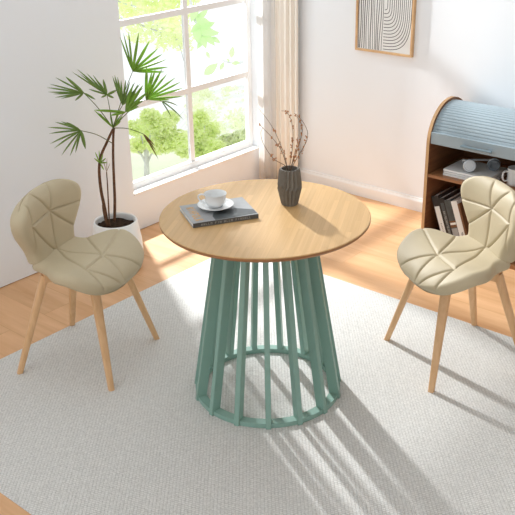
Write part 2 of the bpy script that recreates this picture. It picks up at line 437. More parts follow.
# ------------------------------------------------------------------ book, cup and saucer on the table
e = Vector((.498, .867, 0))            # along the spine
bk = thing('book', 'grey softcover book lying flat on the round table under the cup', 'book', (-.118, -.257, TH), math.atan2(e.y, e.x))
LX, LY, BT = .248, .187, .017
obj('pages', boxes((.003, LX-.002, .002, LY-.003, .0015, BT-.0015)), M['paper'], bk)
bm = bmesh.new(); box(bm, 0, LX, 0, LY, BT-.0015, BT); cov = obj('cover', bm, M['coverg'], bk)
obj('back_cover', boxes((0, LX, 0, LY, 0, .0015)), M['coverg'], bk)
obj('spine', boxes((0, LX, -.001, .0015, 0, BT), bev=.0005), M['spine'], bk)
bm = bmesh.new(); zc = BT+.0004
ptsA = [(.085, .004), (.15, .004), (.246, .010), (.246, .05), (.19, .085), (.15, .09), (.10, .075), (.085, .04)]
bm.faces.new([bm.verts.new((x, y, zc)) for x, y in ptsA])
r_ = bmesh.ops.extrude_face_region(bm, geom=bm.faces[:]); 
for v in [g for g in r_['geom'] if isinstance(g, bmesh.types.BMVert)]: v.co.z -= .0004
obj('cover_photograph', bm, M['coverdark'], bk)
# orange lettering down the left side and pale lettering on the spine: small strokes the photograph leaves unreadable
def glyph(bm, x, y, wd, ht, k, put):
    strokes = [[(0, 0, .28, 1), (.28, .4, .8, .6), (.72, 0, 1, 1)], [(.35, 0, .65, 1)], [(0, 0, .28, 1), (.28, .8, 1, 1), (.28, .42, .8, .6)],
               [(0, 0, .28, 1), (.72, 0, 1, 1), (.28, .8, .72, 1), (.28, 0, .72, .2)], [(0, 0, .28, 1), (.28, 0, 1, .2)], [(0, 0, .28, 1), (.28, .3, .6, .7), (.6, .6, 1, 1), (.6, 0, 1, .4)]][k % 6]
    for a, b, c, d in strokes: put(bm, x+a*wd, x+c*wd, y+b*ht, y+d*ht)
bm = bmesh.new()
for k in range(7):
    # letters run along -Y (top of the page to the spine), upright along +X
    def put(b_, a, c, b0, d0): box(b_, .016+b0, .016+d0, LY-.03-c, LY-.03-a, BT, BT+.0004)
    glyph(bm, k*.0205, 0, .0145, .030, (5, 1, 0, 2, 3, 4, 5)[k], put)
obj('cover_lettering', bm, M['orange'], bk)
bm = bmesh.new(); x = .03
for k in range(22):
    if k in (5, 9, 14): x += .008; continue
    def put(b_, a, c, b0, d0): box(b_, a, c, -.0016, -.0009, b0, d0)
    glyph(bm, x, .0045, .0062, .008, (k*5+k//3) % 6, put); x += .0088
obj('spine_lettering', bm, M['spinetext'], bk)

SC = (-.160, -.093, TH+BT+.0006)
sa = thing('saucer', 'white porcelain saucer on the grey book holding the cup', 'saucer', SC)
obj('saucer_dish', lathe(bmesh.new(), [(0, .003), (.028, .003), (.032, 0), (.036, .002), (.052, .0075), (.0675, .0145), (.0685, .0155), (.067, .0162), (.05, .0098), (.034, .006), (0, .005)], 64), M['ceramic'], sa, smooth=True)
cu = thing('teacup', 'white porcelain teacup standing on the saucer', 'cup', (SC[0], SC[1], SC[2]+.006), 0)
obj('cup_bowl', lathe(bmesh.new(), [(0, 0), (.022, 0), (.024, .001), (.024, .004), (.030, .008), (.0365, .016), (.0385, .026), (.0385, .037), (.0425, .050), (.0428, .0508), (.0420, .0510), (.0375, .038), (.0372, .026), (.034, .016), (.026, .010), (0, .008)], 64), M['ceramic'], cu, smooth=True)
hd_dir = Vector((-.78, -.62, 0)).normalized()
bm = bmesh.new(); tube(bm, [hd_dir*r+Vector((0, 0, z)) for r, z in ((.037, .042), (.050, .047), (.061, .043), (.063, .033), (.056, .022), (.046, .0175), (.035, .0165))], .0032, n=10)
obj('handle', bm, M['ceramic'], cu, smooth=True)

# ------------------------------------------------------------------ vase with dried branches
VC = Vector((.006, .140, TH))
va = thing('vase', 'charcoal fluted ceramic vase on the table', 'vase', VC)
bm = bmesh.new(); nf = 16
def vring(r, z, amp, ph):
    return [bm.verts.new(((r+(amp if i % 2 == 0 else -amp))*math.cos(2*PI*(i+ph)/(2*nf)), (r+(amp if i % 2 == 0 else -amp))*math.sin(2*PI*(i+ph)/(2*nf)), z)) for i in range(2*nf)]
R = [vring(.0295, 0, .0004, 0), vring(.0300, .004, .0028, 0), vring(.0415, .066, .0052, 0), vring(.0415, .080, .0048, 1), vring(.0350, .138, .0042, 1), vring(.0338, .142, .0005, 1), vring(.0305, .142, .0003, 1), vring(.0300, .10, .0003, 1), vring(.024, .02, 0.0, 1)]
for a, b in zip(R[:-1], R[1:]):
    for i in range(2*nf): bm.faces.new((a[i], a[(i+1) % (2*nf)], b[(i+1) % (2*nf)], b[i]))
bm.faces.new(R[0][::-1]); bm.faces.new(R[-1])
obj('vase_body', bm, M['vase'], va)
def at_plane(px, py, c, off=0.0, n=None):
    """point seen at (px,py) on the upright plane through c that faces the room's front right, shifted off metres back"""
    n = n or Vector((c.x-CAM.x, c.y-CAM.y, 0)).normalized()
    d = ray(px, py); t = ((c-CAM).dot(n)+off)/d.dot(n)
    return CAM+d*t
def brp(x, y, off): return at_plane(250+x/4.47, 100+y/4.478, VC, off)
twigs = [
    ('thin straight dried branch leaning furthest left in the vase', [(172, 330, 0), (166, 300, .0), (150, 235, .01), (110, 140, .03), (72, 80, .04), (35, 35, .05)], [(165, 262), (160, 230), (135, 190), (104, 132), (118, 139)]),
    ('dried branch leaning left with a berry at its tip in the vase', [(170, 330, -.005), (163, 295, -.01), (140, 225, -.02), (100, 170, -.03), (62, 130, -.035), (43, 108, -.04)], [(43, 108), (148, 205), (128, 198), (112, 205), (96, 168), (138, 232)]),
    ('bowed dried branch curving low to the left in the vase', [(168, 330, -.01), (160, 297, -.015), (105, 262, -.03), (62, 200, -.04), (48, 150, -.045), (60, 120, -.05)], [(110, 228), (104, 262), (122, 252), (110, 236)]),
    ('upright dried branch with hooked top at the middle of the vase', [(176, 330, 0), (178, 298, 0), (190, 210, .005), (192, 140, .005), (180, 80, .01), (160, 52, .015), (140, 49, .02)], [(186, 65), (168, 50), (158, 51), (184, 92), (192, 120), (190, 180), (182, 205), (176, 232), (172, 250), (184, 252), (178, 178)]),
    ('dried branch arching widest to the right in the vase', [(180, 330, .01), (188, 300, .012), (222, 240, .02), (250, 190, .03), (258, 150, .03), (245, 112, .03), (222, 80, .025), (196, 58, .02)], [(240, 208), (236, 232), (243, 165), (222, 70), (205, 64), (222, 94), (218, 255), (245, 182)]),
    ('upright dried branch thick with berries at right of the vase', [(178, 330, -.01), (184, 300, -.012), (206, 240, -.015), (222, 190, -.015), (234, 140, -.01), (226, 100, 0), (208, 72, .005)], [(206, 232), (214, 210), (222, 178), (228, 150), (228, 126), (216, 198), (208, 250), (206, 190), (232, 110), (196, 262), (222, 222)]),
    ('short dried branch standing behind the hooked one in the vase', [(176, 330, .015), (184, 300, .018), (196, 250, .022), (210, 205, .028), (212, 168, .03)], [(198, 250), (208, 205), (204, 220), (198, 268), (212, 180)]),
]
bb = bmesh.new(); bmesh.ops.create_icosphere(bb, subdivisions=2, radius=.0025)
berry_me = bpy.data.meshes.new('berry'); bb.to_mesh(berry_me); bb.free(); berry_me.materials.append(M['berry'])
for p in berry_me.polygons: p.use_smooth = True
for label, pts, berries in twigs:
    P = [brp(*p) for p in pts]
    foot = VC+Vector((P[0].x-VC.x, P[0].y-VC.y, 0))*.4+Vector((0, 0, .026))
    t = thing('dried_branch', label, 'branch', P[0], 0, 'dried branches in the vase')
    bm = tube(bmesh.new(), [foot-P[0]]+[p-P[0] for p in P], .0015, .0007, n=6, sub=8)
    obj('twig', bm, M['twig'], t, smooth=True)
    SP = smoothpath([tuple(p) for p in P], 14)
    for (x, y) in berries:
        q = brp(x, y, 0); dv = (q-CAM).normalized()
        # nearest spot along this twig as seen from the room side, then sit the berry against it
        best = min(SP, key=lambda s: ((s-CAM)-dv*(s-CAM).dot(dv)).length)
        tgt = CAM+dv*(best-CAM).dot(dv)
        off = tgt-best
        if off.length > .006: off = off.normalized()*.006
        for extra in ((0, 0, 0), (random.uniform(-.003, .003), random.uniform(-.003, .003), random.uniform(-.010, -.004)), (random.uniform(-.004, .004), random.uniform(-.004, .004), random.uniform(-.007, .007))):
            b = link('berry', berry_me, None, t); b.location = best+off*.6+Vector(extra)*.8-P[0]
            b.scale = (random.uniform(.8, 1.2),)*2+(random.uniform(.9, 1.5),)

# ------------------------------------------------------------------ potted palm
PC = Vector((-1.335, .383, 0))
po = thing('plant_pot', 'round matt white pot on the floor under the window', 'pot', PC)
obj('pot_body', lathe(bmesh.new(), [(0, 0), (.110, 0), (.116, .004), (.127, .05), (.131, .10), (.128, .16), (.118, .225), (.112, .262), (.110, .266), (.106, .267), (.102, .265), (.101, .255), (.103, .22), (.10, .20), (0, .20)], 64), M['pot'], po, smooth=True)
bm = bmesh.new(); lathe(bm, [(0, .236), (.05, .238), (.1018, .234), (.1018, .201), (0, .201)], 40)
for v in bm.verts:
    if v.co.z > .22: v.co.z += random.uniform(-.004, .006)
obj('potting_soil', bm, M['soil'], po, smooth=True)
pl = thing('potted_palm', 'tall lady palm with fan leaves growing in the white pot', 'plant', PC+Vector((0, 0, .236)))
O = PC+Vector((0, 0, .236))
def pp(px, py, off=0.0): return at_plane(px, py, PC, off)
def stem(name, pts, a, b, m):
    bm = tube(bmesh.new(), [pp(*p)-O for p in pts], a, b, n=8, sub=8)
    return obj(name, bm, m, pl, smooth=True)
stem('stem', [(107.5, 226, -.01), (105, 210, -.01), (101, 190, -.01), (99.2, 170, 0), (101, 156, 0), (107, 142, 0), (113, 129, 0)], .0085, .006, M['stem'])
stem('stem', [(114.5, 221, .0), (114.8, 200, 0), (114.0, 180, 0), (113.2, 160, 0), (113.2, 140, 0), (114, 128, .01)], .0075, .0055, M['stem'])
stem('stem', [(109.5, 226, -.02), (108.5, 205, -.02), (107.5, 185, -.02), (106.6, 172, -.02)], .004, .0025, M['stem'])
stem('stem', [(106, 223, .01), (103.5, 212, .01), (102.5, 205, .01)], .005, .003, M['stem'])
crown = pp(113, 128, 0)
def frond(hub, off, tips, m, width=.012, start=None, droop=.0):
    """one fan leaf: petiole from the crown to the hub and leaflets spread to the tips"""
    H = pp(hub[0], hub[1], off)
    bm = bmesh.new()
    K = len(tips)
    for k, tp in enumerate(tips):
        wk = .9 if m is M['leaf'] else .66; doff = tp[2] if len(tp) > 2 else (.10*math.sin(k*2.4)+.03)*.5
        T = pp(tp[0], tp[1], off+doff); wd = wk*width*(tp[3] if len(tp) > 3 else 1.0)
        d = T-H; Ln = d.length
        view = (CAM-H).normalized()
        side = d.cross(view)
        side = (side.normalized()*.85+view*random.uniform(-.4, .4)).normalized()
        nrm = side.cross(d).normalized()
        rows = []
        n = 9
        for i in range(n+1):
            f = i/n
            c = H+d*f+Vector((0, 0, -droop*Ln*f*f+droop*Ln*f*.999))
            wv = wd*(min(1, .25+f*3.2)*(1-max(0, (f-.55)/.45)**2*.93))*.5
            rows.append((bm.verts.new(c-side*wv-O), bm.verts.new(c+nrm*wv*.45-O), bm.verts.new(c+side*wv-O)))
        for a, b in zip(rows[:-1], rows[1:]):
            bm.faces.new((a[0], a[1], b[1], b[0])); bm.faces.new((a[1], a[2], b[2], b[1]))
    o = obj('fan_leaf', bm, m, pl, smooth=True)
    md = o.modifiers.new('thickness', 'SOLIDIFY'); md.thickness = .0008
    st_ = start or crown
    bm = tube(bmesh.new(), [st_-O, (st_+(H-st_)*.5)+Vector((0, 0, .012))-O, H-O], .0024, .0016, n=6)
    obj('petiole', bm, M['petiole'], o, smooth=True)
    return o
frond((132.7, 71.3), .02, [(120, 37, .03, .7), (123.3, 33, .05, .7), (128.5, 32, .03, .8), (138.7, 32.5, .0, 1.15), (149.4, 41, -.03, 1.2), (158, 48.4), (162.6, 54), (166, 59.5), (168.3, 67), (165, 72)], M['leaf'], .0135)
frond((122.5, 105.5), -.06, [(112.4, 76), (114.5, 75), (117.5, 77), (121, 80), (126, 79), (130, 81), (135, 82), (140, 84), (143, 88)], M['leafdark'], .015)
frond((146, 99), .0, [(146.6, 66, 0, 1.3), (152, 71), (155.5, 69), (162, 69, 0, 1.2), (167, 74), (175.5, 77.5), (180.5, 82), (184, 88), (183, 96.5), (170, 100)], M['leaf'], .013)
frond((125.5, 112), -.10, [(133, 84), (138, 84), (143, 85, 0, 1.3), (147.5, 92, 0, 1.3), (143, 100), (139, 106), (94, 110, -.05), (110, 115.5), (130, 90)], M['leaf'], .014)
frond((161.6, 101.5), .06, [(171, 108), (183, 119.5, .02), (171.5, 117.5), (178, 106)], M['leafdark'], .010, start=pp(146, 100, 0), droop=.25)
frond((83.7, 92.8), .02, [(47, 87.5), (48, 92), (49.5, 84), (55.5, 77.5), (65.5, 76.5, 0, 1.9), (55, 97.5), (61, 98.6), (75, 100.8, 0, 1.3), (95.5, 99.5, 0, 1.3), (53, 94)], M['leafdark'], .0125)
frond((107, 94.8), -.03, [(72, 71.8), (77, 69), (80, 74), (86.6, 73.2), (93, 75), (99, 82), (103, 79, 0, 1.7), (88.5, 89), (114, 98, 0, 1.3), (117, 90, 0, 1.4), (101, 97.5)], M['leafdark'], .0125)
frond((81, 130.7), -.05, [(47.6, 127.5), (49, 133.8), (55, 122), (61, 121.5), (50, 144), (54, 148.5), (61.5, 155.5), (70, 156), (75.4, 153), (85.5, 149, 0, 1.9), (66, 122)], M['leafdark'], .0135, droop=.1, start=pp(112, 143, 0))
frond((113, 127.7), 0.0, [(94, 110), (99, 113), (104, 118), (119, 112), (123, 115), (121, 121), (110, 112)], M['leaf'], .010, start=pp(113, 131, 0))
frond((100, 163), -.01, [(95, 152), (99, 150), (103, 154), (106, 158), (107.5, 162.5), (94, 158), (104, 170)], M['leaf'], .008, start=pp(99.4, 168, 0))
frond((143.5, 134), .0, [(151, 142, 0), (156, 151, .02), (158.5, 159.5, .02), (148, 142.5, 0), (155, 146)], M['leafdry'], .010, droop=.1)
frond((106.6, 172), -.02, [(103, 160), (107, 158), (110, 163)], M['leafdry'], .004, start=pp(106.8, 178, -.02))

# ------------------------------------------------------------------ roll-top cabinet
CX0, CX1, CYF, CYC, CZC, CR = -.26, .56, 1.610, 1.815, .568, .205
cb = thing('roll_top_cabinet', 'wooden cabinet with grey-blue roll-top shutter behind the right chair', 'cabinet', ((CX0+CX1)/2, CYC, 0))
def cpart(name, bm, m, parent=cb, **k):
    o = obj(name, bm, m, parent, **k)
    if parent is cb: o.location = -cb.location
    return o
def side(x0, x1):
    bm = bmesh.new(); out = [(CYF, 0.0), (CYF, CZC)]
    out += [(CYC-CR*math.cos(PI*i/40), CZC+CR*math.sin(PI*i/40)) for i in range(1, 40)]
    out += [(CYC+CR, CZC), (CYC+CR, 0.0)]
    a = [bm.verts.new((x0, y, z)) for y, z in out]; b = [bm.verts.new((x1, y, z)) for y, z in out]
    bm.faces.new(a); bm.faces.new(b[::-1])
    for i in range(len(out)):
        j = (i+1) % len(out); f = bm.faces.new((a[i], b[i], b[j], a[j])); f.material_index = 1
    return bm
for x0, x1 in ((CX0, CX0+.018), (CX1-.018, CX1)): cpart('side_panel', side(x0, x1), [M['walnut'], M['oakedge']], auto=30)
ix0, ix1 = CX0+.018, CX1-.018
cpart('back_panel', boxes((ix0, ix1, 2.000, 2.010, .02, .60)), M['walnut'])
cpart('shelf', boxes((ix0, ix1, CYF+.006, 2.0, .388, .404)), M['walnuth'])
cpart('bottom_panel', boxes((ix0, ix1, CYF+.006, 2.0, .0, .02)), M['walnuth'])
# shutter: slats round the arc
bm = bmesh.new(); prof = []
r1 = CR-.014
a0 = math.radians(19); a1 = math.radians(172); ns = 30
for s in range(ns):
    for f, h in ((.0, -.0035), (.08, -.0005), (.2, 0), (.8, 0), (.92, -.0005), (1.0, -.0035)):
        a = a0+(a1-a0)*(s+f)/ns; prof.append((CYC-(r1+h)*math.cos(a), CZC+(r1+h)*math.sin(a)))
inn = [(CYC-(r1-.010)*math.cos(a0+(a1-a0)*k/60), CZC+(r1-.010)*math.sin(a0+(a1-a0)*k/60)) for k in range(60, -1, -1)]
loop = prof+inn
A = [bm.verts.new((ix0, y, z)) for y, z in loop]; B = [bm.verts.new((ix1, y, z)) for y, z in loop]
for i in range(len(loop)):
    j = (i+1) % len(loop); bm.faces.new((A[i], A[j], B[j], B[i]))
rd = cpart('roll_shutter', bm, M['tambour'], auto=25)
r_o = obj('shutter_rail', boxes((ix0, ix1, CYF+.010, CYF+.026, .570, .632), bev=.002), M['tambour'], rd)
hb = bmesh.new(); box(hb, -.062, .112, CYF-.012, CYF+.001, .588, .600, bev=.004); box(hb, -.055, -.04, CYF, CYF+.011, .590, .598); box(hb, .09, .105, CYF, CYF+.011, .590, .598)
obj('pull_handle', hb, M['tambourd'], rd)

# things on the shelf
mg = [((-.172, .092, 1.648, 1.86), .0125), ((-.170, .090, 1.650, 1.858), .011), ((-.174, .088, 1.652, 1.862), .0115)]
z = .4045
mlab = ['white paperback lowest in the flat stack on the cabinet shelf', 'white paperback in the middle of the flat stack on the shelf', 'white paperback topmost of the flat stack under the headphones']
for i, ((x0, x1, y0, y1), t) in enumerate(mg):
    m_ = thing('paperback', mlab[i], 'book', (x0, y0, z), 0, 'flat books under the headphones')
    obj('pages', boxes((.002, x1-x0-.002, .001, y1-y0-.002, .0012, t-.0028)), M['paper'], m_)
    cbm = boxes((0, x1-x0, 0, y1-y0, t-.0028, t-.0016), (0, x1-x0, 0, y1-y0, 0, .0012), (0, x1-x0, 0, .0012, .0012, t-.0028))
    obj('cover', cbm, M['white'] if i != 1 else M['paper'], m_)
    z += t
ZS = z
hp = thing('headphones', 'silver over-ear headphones lying on the flat books', 'headphones', (-.022, 1.745, ZS))
c1 = Vector((-.020, -.062, .034)); c2 = Vector((.068, .035, .034))
ax = (Vector((.45, -.86, .22))).normalized()
def cup(c, axis):
    rot = axis.to_track_quat('Z', 'Y').to_matrix()
    def lay(bm, prof):
        lathe(bm, prof, 36)
        for v in bm.verts: v.co = rot @ v.co + c
        return bm
    o = obj('ear_cup', lay(bmesh.new(), [(0, .009), (.020, .009), (.0215, .0075), (.0235, .0075), (.025, .0095), (.030, .0085), (.033, .005), (.0335, -.001), (.030, -.004), (0, -.004)]), M['silver'], hp, auto=35)
    obj('ear_pad', lay(bmesh.new(), [(.026, -.0045), (.032, -.006), (.0335, -.011), (.031, -.017), (.024, -.019), (.018, -.015), (.016, -.008), (.0, -.0075)]), M['padgrey'], o, smooth=True)
cup(c1, ax); cup(c2, (ax*-1+Vector((0, 0, .5))).normalized())
bm = tube(bmesh.new(), [c1+Vector((-.004, 0, .022)), c1+Vector((-.045, .015, .016)), Vector((-.088, .005, .022)), Vector((-.088, .062, .016)), Vector((-.035, .098, .020)), c2+Vector((-.02, .03, .010)), c2+Vector((0, .006, .02))], .006, .006, n=10)
obj('headband', bm, M['silver'], hp, smooth=True)
mu = thing('mug', 'white mug on the cabinet shelf right of the headphones', 'mug', (.188, 1.74, .4045))
obj('mug_body', lathe(bmesh.new(), [(0, 0), (.036, 0), (.041, .004), (.042, .02), (.042, .088), (.0415, .090), (.039, .0895), (.038, .085), (.038, .008), (0, .006)], 48), M['ceramic'], mu, smooth=True)
bm = tube(bmesh.new(), [Vector((-.028*r/.04, -.030*r/.04, zz)) for r, zz in ((.040, .072), (.056, .074), (.066, .062), (.066, .038), (.056, .024), (.040, .024))], .0048, n=10)
obj('handle', bm, M['ceramic'], mu, smooth=True)

# leaning books in the lower compartment
tilt = math.radians(-20.5)
def lean_book(label, xoff, t, h, d, cov, spine_bits):
    o = thing('book', label, 'book', (-.1445+xoff/math.cos(tilt), 1.655, .0205+.0), 0, 'leaning books in the lower compartment')
    o.rotation_euler = (0, tilt, 0)
    obj('pages', boxes((.002, t-.002, .004, d-.003, .003, h-.003)), M['paper'], o)
    obj('cover', boxes((0, .002, 0, d, 0, h), (t-.002, t, 0, d, 0, h), (.002, t-.002, 0, .004, 0, h)), cov, o)
    for bits in spine_bits:
        n_, x0, x1, z0, z1, m_ = bits
        obj(n_, boxes((x0, x1, -.0008, .0003, z0, z1)), m_, o)
    return o
def letters(o, x0, wd, z0, n, m_):
    bm = bmesh.new(); zz = z0
    for k in range(n):
        def put(b_, a, c, b0, d0): box(b_, x0+b0, x0+d0, -.0013, -.0007, a, c)
        glyph(bm, zz, 0, .006, wd, k*5+2, put); zz += .0088
    obj('spine_lettering', bm, m_, o)
b1 = lean_book('black book with a white spine block, leaning against the cabinet side', 0, .040, .262, .20, M['black'], [('spine_label', .004, .034, .03, .205, M['paper'])])
letters(b1, .016, .008, .06, 6, M['spinetext'])
b2 = lean_book('dark book with pale spine lettering, second from the cabinet side', .0405, .031, .262, .20, M['black'], [('spine_panel', .006, .025, .03, .235, M['coverdark'])])
letters(b2, .009, .012, .05, 16, M['spinetext'])
b3 = lean_book('speckled grey book with a brown band round its spine', .072, .038, .258, .19, M['coverdark'], [('spine_band', 0, .038, .105, .12, M['brownbk']), ('spine_label', .002, .036, .12, .132, M['paper']), ('spine_band', 0, .038, .132, .142, M['brownbk']), ('spine_foot', .002, .036, .03, .10, M['coverg'])])
b4 = lean_book('tall white book with dark lettering low on its spine', .1105, .034, .262, .20, M['paper'], [])
letters(b4, .016, .009, .03, 7, M['ink'])
b5 = lean_book('thin brown book leaning on the right of the white one', .145, .012, .255, .19, M['brownbk'], [])

# ------------------------------------------------------------------ picture on the back wall
PX0, PX1, PZ0, PZ1 = -.995, -.611, .903, 1.45
pf = thing('framed_picture', 'line drawing in a light oak frame on the back wall', 'picture', ((PX0+PX1)/2, YB, PZ0))
PO = Vector(((PX0+PX1)/2, YB, PZ0))
W2 = (PX1-PX0)/2; H = PZ1-PZ0; fwid = .013; fd = .022
obj('picture_frame', boxes((-W2, -W2+fwid, -fd, 0, 0, H), (W2-fwid, W2, -fd, 0, 0, H), (-W2+fwid, W2-fwid, -fd, 0, 0, fwid), (-W2+fwid, W2-fwid, -fd, 0, H-fwid, H), bev=.001), M['frame'], pf)
bm = bmesh.new(); box(bm, -W2+fwid, W2-fwid, -.014, -.004, fwid, H-fwid)
iw = 2*(W2-fwid); x_l = -W2+fwid; zb = fwid
def ribbon(pts, w_):
    P = [Vector((x, 0, z)) for x, z in pts]; n = len(P); a = []; b = []
    for i, p in enumerate(P):
        t = (P[min(i+1, n-1)]-P[max(i-1, 0)]).normalized(); s = Vector((-t.z, 0, t.x))*w_*.5
        a.append(bm.verts.new((p.x+s.x, -.0144, p.z+s.z))); b.append(bm.verts.new((p.x-s.x, -.0144, p.z-s.z)))
    for i in range(n-1): bm.faces.new((a[i], a[i+1], b[i+1], b[i])).material_index = 1
rr = random.Random(3)
for i in range(13):
    f = i/12; x0 = x_l+.006+f*iw*.45; ph = rr.uniform(0, 6); am = rr.uniform(.001, .0035); lean = .010*math.sin(f*9)
    ribbon([(max(x_l+.002, min(x0+am*math.sin(ph+k*.35)+lean*(k/24-.4), x_l+iw*.475)), zb+.002+(H-2*fwid-.006)*k/24) for k in range(25)], rr.choice((.003, .004, .005)))
cx = x_l+iw*.50; cz = zb+.255; Ht = H-fwid-.006
for i in range(13):
    f = (i+1)/13.0; a = iw*.485*f**.9; b = .243*f**.9
    pts = [(cx-.004, cz-b*1.0)] if i else []
    pts += [(cx+a*math.sin(t)**.62, cz-b*math.cos(t)**.62) for t in [PI/2*k/14 for k in range(15)]]
    xe = pts[-1][0]
    pts += [(min(xe+.010*f*k/6*(1 if xe < x_l+iw-.012 else 0), x_l+iw-.004), cz+(Ht-cz)*k/6) for k in range(1, 7)]
    ribbon(pts, .0034)
obj('print', bm, [M['paper'], M['ink']], pf)

# ------------------------------------------------------------------ curtain
cu_ = thing('curtain', 'cream curtain with a white sheer hanging in the corner beside the window', 'curtain', (-1.52, 1.92, 0))
def pleats(name, path, n, amp, m, z0, z1, th):
    P = smoothpath([(x, y, 0) for x, y in path], 10); tot = [0]
    for a, b in zip(P[:-1], P[1:]): tot.append(tot[-1]+(b-a).length)
    K = n*12; bm = bmesh.new(); cols = []
    for k in range(K+1):
        s = tot[-1]*k/K
        i = max(j for j in range(len(P)) if tot[j] <= s+1e-9); i = min(i, len(P)-2)
        f = (s-tot[i])/(tot[i+1]-tot[i]); p = P[i].lerp(P[i+1], f); t = (P[i+1]-P[i]).normalized(); nn = Vector((-t.y, t.x, 0))
        ph = 2*PI*n*k/K
        col = []
        for j in range(13):
            z = z0+(z1-z0)*j/12
            a_ = amp*(1.0-.25*j/12)*(1+.25*math.sin(k*.13+j*.3))
            q = p+nn*(a_*math.sin(ph+.25*math.sin(j*.5)))+t*(.3*amp*math.sin(2*ph))
            col.append(bm.verts.new((q.x, q.y, z)))
        cols.append(col)
    for a, b in zip(cols[:-1], cols[1:]):
        for j in range(12): bm.faces.new((a[j], a[j+1], b[j+1], b[j]))
    o = obj(name, bm, m, cu_, smooth=True); o.location = -cu_.location
    md = o.modifiers.new('cloth', 'SOLIDIFY'); md.thickness = th; md.offset = 0
    return o
pleats('sheer_panel', [(-1.575, 1.800), (-1.572, 1.84), (-1.550, 1.895), (-1.525, 1.925)], 3, .008, M['sheer'], .012, 2.45, .0012)
pleats('drape', [(-1.548, 1.915), (-1.52, 1.93), (-1.485, 1.935), (-1.44, 1.955), (-1.395, 1.975)], 5, .009, M['drape'], .012, 2.45, .003)
obj('curtain_rod', tube(bmesh.new(), [(-1.53+1.52, .70-1.92, 2.46), (-1.53+1.52, 2.02-1.92, 2.46)], .011, n=12), M['white'], cu_, smooth=True)

# ------------------------------------------------------------------ outdoors, far below the window
def blob_leaves(name, parent, blobs, n, size, m, seed, origin):
    R_ = random.Random(seed); verts = []; faces = []
    tot = sum(b[3]**2 for b in blobs)
    for (bx, by, bz, br, sq) in blobs:
        for _ in range(int(n*br*br/tot)):
            u = Vector((R_.gauss(0, 1), R_.gauss(0, 1), R_.gauss(0, 1))).normalized()*br*(R_.random()**.45)
            u.z *= sq
            c = Vector((bx, by, bz))+u-origin
            a = Vector((R_.gauss(0, 1), R_.gauss(0, 1), R_.gauss(0, .6))).normalized(); b = a.cross(Vector((R_.gauss(0, 1), R_.gauss(0, 1), R_.gauss(0, 1)))).normalized()
            s = size*R_.uniform(.6, 1.3); k = len(verts)
            verts += [c-a*s, c+b*s*.45, c+a*s, c-b*s*.45]; faces.append((k, k+1, k+2, k+3))
    me = bpy.data.meshes.new(name); me.from_pydata([tuple(v) for v in verts], [], faces)
    return link(name, me, m, parent)
def far(px, py, dist):
    d = ray(px, py); d = d/math.hypot(d.x, d.y); return CAM+d*dist
GZ = far(147, 181, 60).z
def garden_tree(label, px, py, dist, crown_px, n, m, group, leaf=.28, trunk=True, seed=1):
    base = far(px, py, dist); k = dist*1.1/F
    t = thing('garden_tree', label, 'tree', base, 0, group)
    blobs = []
    for (x, y, rpx, sq) in crown_px:
        R_ = random.Random(seed+int(x)); p = far(x, y, dist+R_.uniform(-2, 2)); blobs.append((p.x, p.y, p.z, rpx*k, sq))
    blob_leaves('crown', t, blobs, n, leaf, m, seed, base)
    if trunk:
        bm = bmesh.new(); top_ = far(px-1, py-45, dist)
        tube(bm, [(0, 0, 0), (top_-base)*.4, (top_-base)*.75], 3.0*k, 1.6*k, n=8)
        for (x, y) in ((px-17, py-34), (px+16, py-38), (px+5, py-55), (px-8, py-52)):
            e_ = far(x, y, dist)-base; tube(bm, [(top_-base)*.35, (top_-base)*.5+(e_-(top_-base)*.5)*.4, e_], 1.4*k, .5*k, n=6)
        obj('trunk', bm, M['bark'], t, smooth=True)
    return t
# lawn, slope of the hill
lw = bmesh.new()
def strip(bm, rows):
    R = [[bm.verts.new(far(x, y, d)) for x, y, d in row] for row in rows]
    for a, b in zip(R[:-1], R[1:]):
        for i in range(len(a)-1): bm.faces.new((a[i], a[i+1], b[i+1], b[i]))
    return bm
def pt(px, dist, z):
    d = ray(px, 150); d = d/math.hypot(d.x, d.y); p = CAM+d*dist; p.z = z; return p
Rr = [[lw.verts.new(pt(x, dd, GZ)) for x in (60, 120, 180, 240, 300, 360)] for dd in (36, 48, 60, 67)]
for a, b in zip(Rr[:-1], Rr[1:]):
    for i in range(5): lw.faces.new((a[i], a[i+1], b[i+1], b[i]))
g_ = bmesh.ops.extrude_face_region(lw, geom=lw.faces[:])
for v in [q for q in g_['geom'] if isinstance(q, bmesh.types.BMVert)]: v.co.z -= 1.0
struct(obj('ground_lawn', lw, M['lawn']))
hb = bmesh.new(); crest = [(150, 128), (175, 120), (195, 97), (210, 90), (230, 87), (250, 84), (275, 82), (320, 84)]
near = [hb.verts.new(pt(x, 68, GZ-1.0)) for x, y in crest]; midr = [hb.verts.new(far(x, y+18, 84)) for x, y in crest]; cr_ = [hb.verts.new(far(x, y, 100)) for x, y in crest]
bk_ = [hb.verts.new(pt(x, 101, GZ-25)) for x, y in crest]
for a, b in ((near, midr), (midr, cr_), (cr_, bk_)):
    for i in range(len(crest)-1): hb.faces.new((a[i], a[i+1], b[i+1], b[i]))
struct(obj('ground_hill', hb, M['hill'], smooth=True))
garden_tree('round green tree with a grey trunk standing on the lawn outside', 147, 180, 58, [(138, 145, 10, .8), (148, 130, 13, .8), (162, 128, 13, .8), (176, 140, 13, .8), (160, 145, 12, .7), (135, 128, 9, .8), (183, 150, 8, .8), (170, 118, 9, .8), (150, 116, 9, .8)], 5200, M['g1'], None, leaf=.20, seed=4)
garden_tree('bright green tree on the lawn behind the window post', 200, 180, 61, [(198, 150, 13, .9), (208, 130, 12, .9), (214, 148, 11, .9), (200, 118, 9, .9), (196, 135, 10, .9)], 3400, M['g1'], None, leaf=.20, trunk=True, seed=9)
